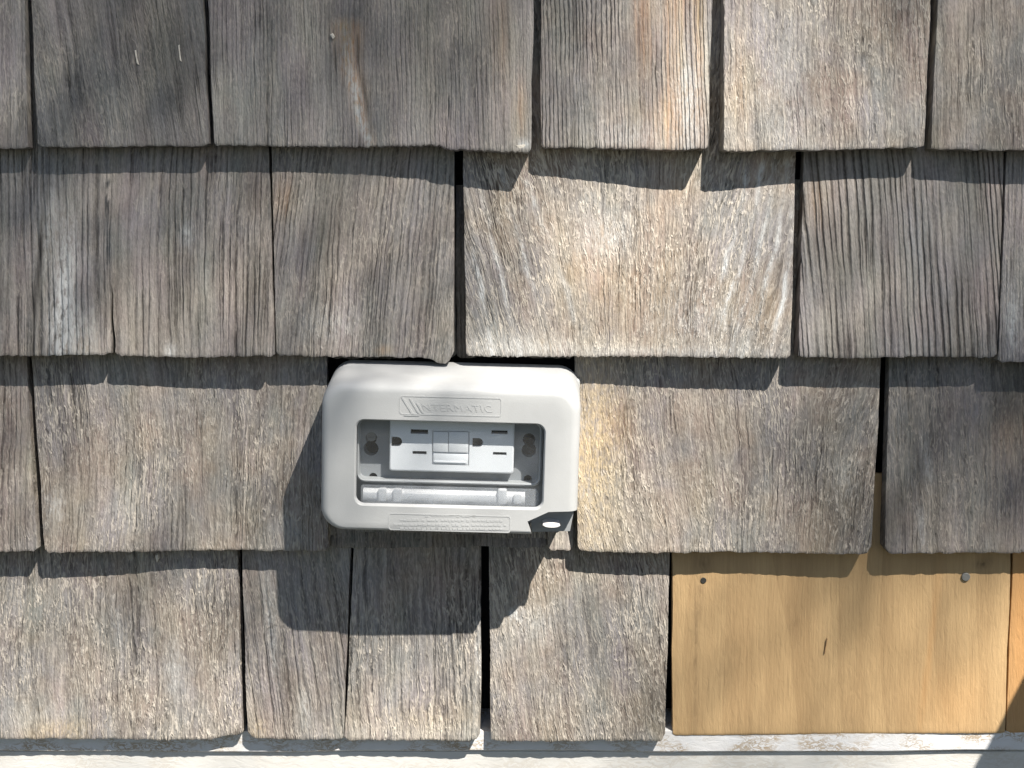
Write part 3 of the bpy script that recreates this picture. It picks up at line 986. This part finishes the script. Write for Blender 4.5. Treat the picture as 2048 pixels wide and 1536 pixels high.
# tray rim round the plate, open towards the viewer
x0t, zt1 = L(722, 835, YP)
x1t, zt0 = L(1077, 966, YP - .006)
bm = bmesh.new()
ro = [a / MM for a in (x0t, x1t, zt0, zt1)]
loft(bm, [lp(ro[0], ro[1], ro[2], ro[3], 3.5, YP + .001), lp(ro[0], ro[1], ro[2], ro[3], 3.5, YP - .0072),
          lp(ro[0] - .7, ro[1] + .7, ro[2] - .8, ro[3] + .7, 4.2, YP - .0076),
          lp(ro[0] - 1.6, ro[1] + 1.6, ro[2] - 1.6, ro[3] + 1.6, 5, YP - .0070), lp(ro[0] - 1.6, ro[1] + 1.6, ro[2] - 1.6, ro[3] + 1.6, 5, YP + .001)], ring=True)
link('tray_rim', bm_mesh(bm, 'tray_rim', True, 35), 'plastic', cover)

# hinge barrel along the bottom, with its clips
yh = YP - .0046
xa, za = L(727, 990, yh)
xb, zb_ = L(1050, 992, yh)
bm = bmesh.new()
cyl(bm, (xa, yh + .001, za), (xb, yh + .001, za), .0042, n=24)
link('hinge_barrel', bm_mesh(bm, 'hinge_barrel', True, 40), 'ivory', cover)
for (a, b, t_, bt) in ((756, 772, 978, 1004), (786, 803, 979, 1005), (996, 1013, 979, 1009), (1027, 1042, 990, 1009)):
    p, q = L(a, t_, yh - .005), L(b, bt, yh - .005)
    bm = bmesh.new()
    box(bm, p[0], q[0], yh - .0048, yh + .006, q[1], p[1], .0008)
    link('hinge_clip', bm_mesh(bm, 'hinge_clip', True, 30), 'ivory', cover)

# cord port at the lower right: floor, padlock tab, peg added to show as the lit spot
yt = YF + .013
q = [L(*c, yt) for c in ((1062, 1040), (1098, 1022), (1148, 1020), (1140, 1062), (1064, 1064))]
bm = bmesh.new()
prism(bm, q, yt, yt + .003)
link('cord_port', bm_mesh(bm, 'cord_port'), 'plate', cover)
px0, pz = L(1103, 1051.5, YF + .001)
bm = bmesh.new()
for_l = []
for (f, y) in ((1.0, yt + .001), (1.0, YF + .0014), (.85, YF + .0008)):
    for_l.append([(px0 + f * .0046 * math.cos(2 * math.pi * i / 20), y, pz + f * .0011 * math.sin(2 * math.pi * i / 20)) for i in range(20)])
loft(bm, for_l, True, True)
link('lit_spot_peg', bm_mesh(bm, 'lit_spot_peg', True, 40), 'ivory', cover)
# side flange of the base at the right
fx, fz1 = L(1160, 757, YB - .004)
_, fz0 = L(1160, 1052, YB - .004)
bm = bmesh.new()
loft(bm, [lp(40, X1 + 1.4, fz0 / MM, fz1 / MM, (14, 2, 2, 2), y) for y in (-.014, YB - .0050)] +
     [lp(40, X1 + .7, fz0 / MM + .6, fz1 / MM - .6, (14, 2, 2, 2), YB - .0056)], True, True)
fl_me = bm_mesh(bm, 'side_flange', True, 35)
cb = bmesh.new()
box(cb, .035, .0625, -.1, .1, -.0365, .033)
link('side_flange', boolean(fl_me, [bm_mesh(cb, 'c')]), 'plastic', cover)


# raised lettering and emblem
def text_mesh(s, size, shear, ext, off):
    cu = bpy.data.curves.new('t', 'FONT')
    cu.body = s
    cu.size = size
    cu.shear = shear
    cu.extrude = ext
    cu.offset = off
    cu.space_character = 1.12
    cu.align_x = 'CENTER'
    cu.align_y = 'CENTER'
    cu.resolution_u = 3
    ob = bpy.data.objects.new('t', cu)
    COL.objects.link(ob)
    bpy.context.view_layer.update()
    m_ = bpy.data.meshes.new_from_object(ob.evaluated_get(bpy.context.evaluated_depsgraph_get()))
    bpy.data.objects.remove(ob)
    return m_


tm = text_mesh('INTERMATIC', .0066, -.25, .00014, 0.0)
xs = [v.co.x for v in tm.vertices]
ta, tzc = L(836, 815, YF)
tb_, _ = L(985, 815, YF)
kx = (tb_ - ta) / (max(xs) - min(xs))
for v in tm.vertices:
    v.co = Vector(((v.co.x - min(xs)) * kx + ta, YF - v.co.z, v.co.y * .8 + tzc))
link('raised_lettering', tm, 'plastic', cover)
for k, (x, y, x2, y2, wd) in enumerate(((805, 795, 826, 829, 5), (820, 797, 837, 826, 4), (834, 806, 846, 826, 4))):
    a, b = L(x, y, YF), L(x2, y2, YF)
    hw = wd * .5 / 3.79 * MM
    bm = bmesh.new()
    prism(bm, [(a[0] - hw, a[1]), (a[0] + hw, a[1]), (b[0] + hw, b[1]), (b[0] - hw, b[1])], YF + .0003, YF - .00025)
    link('emblem_stroke', bm_mesh(bm, 'emblem_stroke'), 'plastic', cover)
a, b = L(808, 830, YF), L(838, 832.5, YF)
bm = bmesh.new()
box(bm, a[0], b[0], YF - .00025, YF + .0003, b[1], a[1])
link('emblem_stroke', bm_mesh(bm, 'emblem_stroke'), 'plastic', cover)


def frame(name, x0, y0, x1, y1, r):
    a, b = L(x0, y0, YF), L(x1, y1, YF)
    c = [q / MM for q in (a[0], b[0], b[1], a[1])]
    bm = bmesh.new()
    loft(bm, [lp(c[0], c[1], c[2], c[3], r, YF + .0002), lp(c[0], c[1], c[2], c[3], r, YF - .00016),
              lp(c[0] + .55, c[1] - .55, c[2] + .55, c[3] - .55, r * .8, YF - .00016), lp(c[0] + .55, c[1] - .55, c[2] + .55, c[3] - .55, r * .8, YF + .0002)], ring=True)
    link(name, bm_mesh(bm, name), 'plastic', cover)


frame('panel_border', 799, 791, 1003, 834, 1.6)
frame('panel_border', 777, 1026, 1021, 1066, 1.6)
# the lower panel's moulded lines are too small to read: rows of worn little bars
r2 = random.Random(5)
bm = bmesh.new()
for row, (ya, yb, xa_, xb_) in enumerate(((1031, 1034, 850, 950), (1039, 1043, 800, 1000), (1048, 1052, 788, 1008), (1056, 1060, 800, 1010))):
    x = xa_
    while x < xb_:
        wd = r2.uniform(4, 9)
        a, b = L(x, ya + r2.uniform(-.6, .6) + (x - 900) * .008, YF), L(x + wd, yb + r2.uniform(-.6, .6) + (x - 900) * .008, YF)
        box(bm, a[0], b[0], YF - .00016, YF + .0002, b[1], a[1])
        x += wd + (r2.uniform(1.2, 2.2) if r2.random() < .8 else 6)
o = link('moulded_lines', bm_mesh(bm, 'moulded_lines'), 'plastic', cover)
o['kind'] = 'stuff'

# ------------------------------------------------------------------ the receptacle inside
YD = YF + .0085
rec = empty('electrical_receptacle', (bc.x, 0, bc.z))
rec.rotation_euler = (0, ROLL, 0)
tag(rec, 'white double socket receptacle with test and reset buttons behind the clear window', 'receptacle')
x0, z0_ = L(778, 942, YD)
x1, _ = L(1027, 942, YD)
z1_ = z0_ + .0305
bm = bmesh.new()
c = [q / MM for q in (x0, x1, z0_, z1_)]
loft(bm, [lp(c[0], c[1], c[2], c[3], 1.6, YP + .002), lp(c[0], c[1], c[2], c[3], 1.6, YD + .0010),
          lp(c[0] + .3, c[1] - .3, c[2] + .3, c[3] - .3, 1.5, YD + .0003), lp(c[0] + .9, c[1] - .9, c[2] + .9, c[3] - .9, 1.2, YD)], True, True)
face = bm_mesh(bm, 'face')
cuts = []
slots = []


def pocket(pts_, d=.0055):
    b_ = bmesh.new()
    prism(b_, pts_, YD - .01, YD + d)
    cuts.append(bm_mesh(b_, 'c'))
    slots.append((pts_, d))


for (a, y0, b, y1) in ((821, 858.5, 856, 868), (825, 902, 853, 909), (983, 860.5, 1015, 868.5), (986, 904, 1013, 910.5)):
    p, q = L(a, y0, YD), L(b, y1, YD)
    pocket([(p[0], q[1]), (q[0], q[1]), (q[0], p[1]), (p[0], p[1])])
for (a, y0, b, y1) in ((783, 873.5, 804, 893), (945, 876, 966, 894)):
    p, q = L(a, y0, YD), L(b, y1, YD)
    h = (p[1] - q[1]) / 2
    zc = (p[1] + q[1]) / 2
    pts_ = [(p[0], zc - h), (q[0] - h, zc - h)] + [(q[0] - h + h * math.sin(t * math.pi / 8), zc - h * math.cos(t * math.pi / 8)) for t in range(1, 8)] + [(q[0] - h, zc + h), (p[0], zc + h)]
    pocket(pts_)
# recess for the buttons
p, q = L(865, 861, YD), L(938, 931, YD)
b_ = bmesh.new()
box(b_, p[0], q[0], YD - .01, YD + .0012, q[1], p[1])
cuts.append(bm_mesh(b_, 'c'))
face = boolean(face, cuts)
face.polygons.foreach_set('use_smooth', [False] * len(face.polygons))
link('face', face, 'device', rec)
for pts_, d in slots:
    bm = bmesh.new()
    cx = sum(a for a, _ in pts_) / len(pts_)
    cz = sum(b for _, b in pts_) / len(pts_)
    prism(bm, [(cx + (a - cx) * 1.01, cz + (b - cz) * 1.01) for a, b in pts_], YD + d - .0002, YD + d + .0005)
    link('slot_black', bm_mesh(bm, 'slot_black'), 'dark', rec)  # black floor in the socket opening, its shade put into colour
for (nm, a, y0, b, y1, pr_) in (('test_button', 866.5, 863, 896, 904.5, .0003), ('reset_button', 897.5, 863, 936.5, 905.5, .0003), ('button_panel', 866.5, 907, 936.5, 930, .0000)):
    p, q = L(a, y0, YD), L(b, y1, YD)
    bm = bmesh.new()
    box(bm, p[0], q[0], YD - pr_, YD + .002, q[1], p[1], .0004)
    link(nm, bm_mesh(bm, nm, True, 30), 'device', rec)
p, q = L(868, 921.5, YD), L(932, 926.5, YD)
bm = bmesh.new()
box(bm, p[0], q[0], YD - .0005, YD + .001, q[1], p[1], .0002)
link('raised_bar', bm_mesh(bm, 'raised_bar'), 'device', rec)

# ------------------------------------------------------------------ unseen wooden rail, added right of the frame to throw the corner's shade
ra = P(2438, 650, -B)
bm = bmesh.new()
box(bm, ra.x, ra.x + .06, -.75, -.02, ra.z - .09, ra.z, .003)
rail = link('shade_rail', bm_mesh(bm, 'shade_rail'), 'rail', None)
bm = bmesh.new()
box(bm, ra.x + .005, ra.x + .055, -.745, -.70, -.02, ra.z - .09, .003)
link('post', bm_mesh(bm, 'post'), 'rail', rail)
tag(rail, 'unseen wooden rail added out of view for the shade that cuts the lower right corner', 'shade_rail')

# ------------------------------------------------------------------ the tree whose leaves dapple the wall
tree = empty('shade_tree', (3.9, -5.4, 0))
tag(tree, 'leafy tree in front of the wall that dapples the shingles with shade', 'tree')
# how much sun reaches the wall at spots of the photograph (the gaps between the leaf clumps)
SPOT = [
    (30, 150, .30), (200, 100, .16), (250, 260, .22), (500, 80, .22), (600, 240, .28), (800, 100, .28), (850, 260, .34), (1000, 120, .38), (1000, 270, .45),
    (1150, 40, .40), (1180, 220, .60), (1300, 80, .82), (1350, 250, .95), (1400, 60, .9), (1500, 60, .72), (1520, 220, .90), (1620, 150, .72), (1720, 200, .55), (1820, 100, .42), (1950, 200, .42), (2048, 60, .38),
    (100, 400, .18), (60, 600, .38), (200, 640, .45), (300, 420, .35), (350, 600, .55), (480, 560, .52), (480, 680, .55), (620, 420, .34), (700, 600, .42), (850, 450, .42), (850, 680, .55),
    (980, 420, .62), (1000, 640, .75), (1150, 420, .85), (1250, 520, 1.), (1400, 600, 1.), (1400, 450, .9), (1530, 500, .75), (1550, 680, .75), (1680, 450, .52), (1750, 620, .48), (1900, 450, .42), (1930, 650, .34), (2040, 550, .36),
    (30, 900, .48), (30, 1050, .52), (200, 850, .55), (200, 1040, .65), (400, 900, .55), (450, 1040, .62), (600, 800, .55), 
    (1200, 820, .95), (1220, 1000, 1.), (1350, 850, .75), (1380, 1040, .8), (1480, 900, .58), (1560, 820, .35), (1560, 1050, .42), (1700, 900, .22), (1680, 1060, .26), (1850, 850, .15), (1880, 1040, .18), (2040, 950, .2),
    (60, 1200, .68), (60, 1420, .85), (250, 1230, .70), (300, 1420, .88), (550, 1180, .75), (560, 1400, .85), (750, 1350, .95), (860, 1340, 1.), (850, 1450, 1.), (1030, 1220, 1.), (1060, 1400, .80), (1180, 1200, .85), (1250, 1330, .62), (1260, 1440, .60),
    (1370, 1200, .80), (1380, 1400, .62), (1500, 1250, .58), (1520, 1420, .56), (1650, 1200, .46), (1680, 1400, .50), (1800, 1250, .52), (1830, 1400, .75), (1930, 1250, .80), (1960, 1400, 1.), (2040, 1250, .90), (2040, 1450, 1.), (1900, 1500, 1.),
    (200, 1510, .95), (700, 1510, 1.), (1150, 1510, .85), (1450, 1510, .55), (1650, 1510, .6)]
LIDSPOT = [(670, 780, .42), (670, 900, .34), (670, 1040, .36), (780, 780, .46), (780, 1040, .42), (880, 790, .58), (880, 1040, .52), (850, 900, .55), (1000, 790, .80), (1000, 1040, .70),
           (980, 900, .8), (1110, 780, 1.), (1120, 900, .95), (1120, 1010, .92)]


def foot(p):
    q = p - SUN * ((p.y + .03) / SUN.y)
    return q.x, q.z


SPX = np.array([foot(P(x, y, -.03)) for x, y, _ in SPOT] + [foot(P(x, y, YF)) for x, y, _ in LIDSPOT])
SPT = np.array([t for *_, t in SPOT + LIDSPOT])
SPT = SPT + .06 * (1 - SPT)


def sunlit(x, z):
    d2 = (SPX[:, 0] - x) ** 2 + (SPX[:, 1] - z) ** 2
    wg = np.exp(-d2 / (2 * .021 ** 2)) + 1e-9
    t = float((wg * SPT).sum() / wg.sum())
    far = math.exp(-max(0, d2.min() ** .5 - .05) / .08)
    return t * far + .42 * (1 - far)


verts, faces = [], []


def leaf(c, ln, wd):
    """a small pointed leaf, folded along its rib, roughly facing the light"""
    nrm = (SUN + Vector((rnd.gauss(0, .35), rnd.gauss(0, .35), rnd.gauss(0, .35)))).normalized()
    a = nrm.orthogonal().normalized()
    a = Matrix.Rotation(rnd.uniform(0, 6.28), 3, nrm) @ a
    b = nrm.cross(a)
    k = len(verts)
    for (s, t, h) in ((-.5, 0, 0), (-.1, .5, .12), (.5, 0, 0), (-.1, -.5, .12)):
        verts.append(c + a * (s * ln) + b * (t * wd) + nrm * (h * wd))
    faces.append((k, k + 1, k + 2))
    faces.append((k, k + 2, k + 3))


NS = abs(SUN.y)
hx, hz = .52, .46
cell = .0125
la, lb = .030, .019
area = la * lb * .5 / NS * .93
nX, nZ = int(2 * hx / cell), int(2 * hz / cell)
acc = 0.0
order = [(i, j) for j in range(nZ) for i in range(nX)]
err = np.zeros((nZ + 2, nX + 3))
for j in range(nZ):
    for i in range(nX):
        x = -hx + (i + .5) * cell
        z = ZC - hz + (j + .5) * cell
        t = max(sunlit(x, z), .04)
        lam = -math.log(t) * cell * cell / area if t < .97 else 0.0
        v = lam * .92 + err[j, i + 1]
        kq = max(0, int(math.floor(v + rnd.uniform(.25, .75))))
        e = v - kq
        err[j, i + 2] += e * 7 / 16
        err[j + 1, i] += e * 3 / 16
        err[j + 1, i + 1] += e * 5 / 16
        err[j + 1, i + 2] += e * 1 / 16
        for _ in range(kq):
            wp = Vector((x + rnd.uniform(-.5, .5) * cell, -.03, z + rnd.uniform(-.5, .5) * cell))
            leaf(wp + SUN * rnd.uniform(3.6, 5.6), la * rnd.uniform(.85, 1.15), lb * rnd.uniform(.85, 1.15))
# the rest of the crown
cc = Vector((0, -.03, ZC)) + SUN * 4.9
clumps = [cc + Vector((rnd.gauss(0, 1.0), rnd.gauss(0, .9), rnd.gauss(0, .8))) + Vector((.7, -.8, .3)) for _ in range(70)]
for _ in range(9000):
    q = rnd.choice(clumps)
    p = q + Vector((rnd.gauss(0, .22), rnd.gauss(0, .22), rnd.gauss(0, .16)))
    k = (p.y + .03) / SUN.y
    hit = p - SUN * k
    if abs(hit.x) < hx and abs(hit.z - ZC) < hz:
        continue
    leaf(p, .06 * rnd.uniform(.7, 1.3), .036 * rnd.uniform(.7, 1.3))
me = bpy.data.meshes.new('crown')
me.from_pydata([v - tree.location for v in verts], [], faces)
link('crown', me, 'leaf', tree)
bm = bmesh.new()


def limb(pts_, r0, r1):
    L_ = []
    n_ = len(pts_)
    for i, p in enumerate(pts_):
        d = (Vector(pts_[min(i + 1, n_ - 1)]) - Vector(pts_[max(i - 1, 0)])).to_track_quat('Z', 'Y')
        r = r0 + (r1 - r0) * i / (n_ - 1)
        L_.append([Vector(p) + d @ Vector((r * math.cos(k * math.pi / 6), r * math.sin(k * math.pi / 6), 0)) for k in range(12)])
    loft(bm, L_, True, True)


limb([(0, 0, -.1), (.05, .02, 1.2), (-.03, .05, 2.4), (.02, .1, 3.6), (-.1, .2, 5.0), (-.15, .3, 6.4)], .17, .03)
limb([(-.02, .07, 2.9), (-.4, .2, 3.9), (-.7, .3, 4.9), (-.9, .2, 6.0)], .07, .015)
limb([(0, .07, 3.1), (.5, -.1, 4.0), (.9, -.3, 5.2)], .07, .015)
limb([(.02, .1, 3.6), (.1, -.5, 4.5), (.0, -1.0, 5.6)], .06, .012)
link('trunk', bm_mesh(bm, 'trunk', True), 'bark', tree)
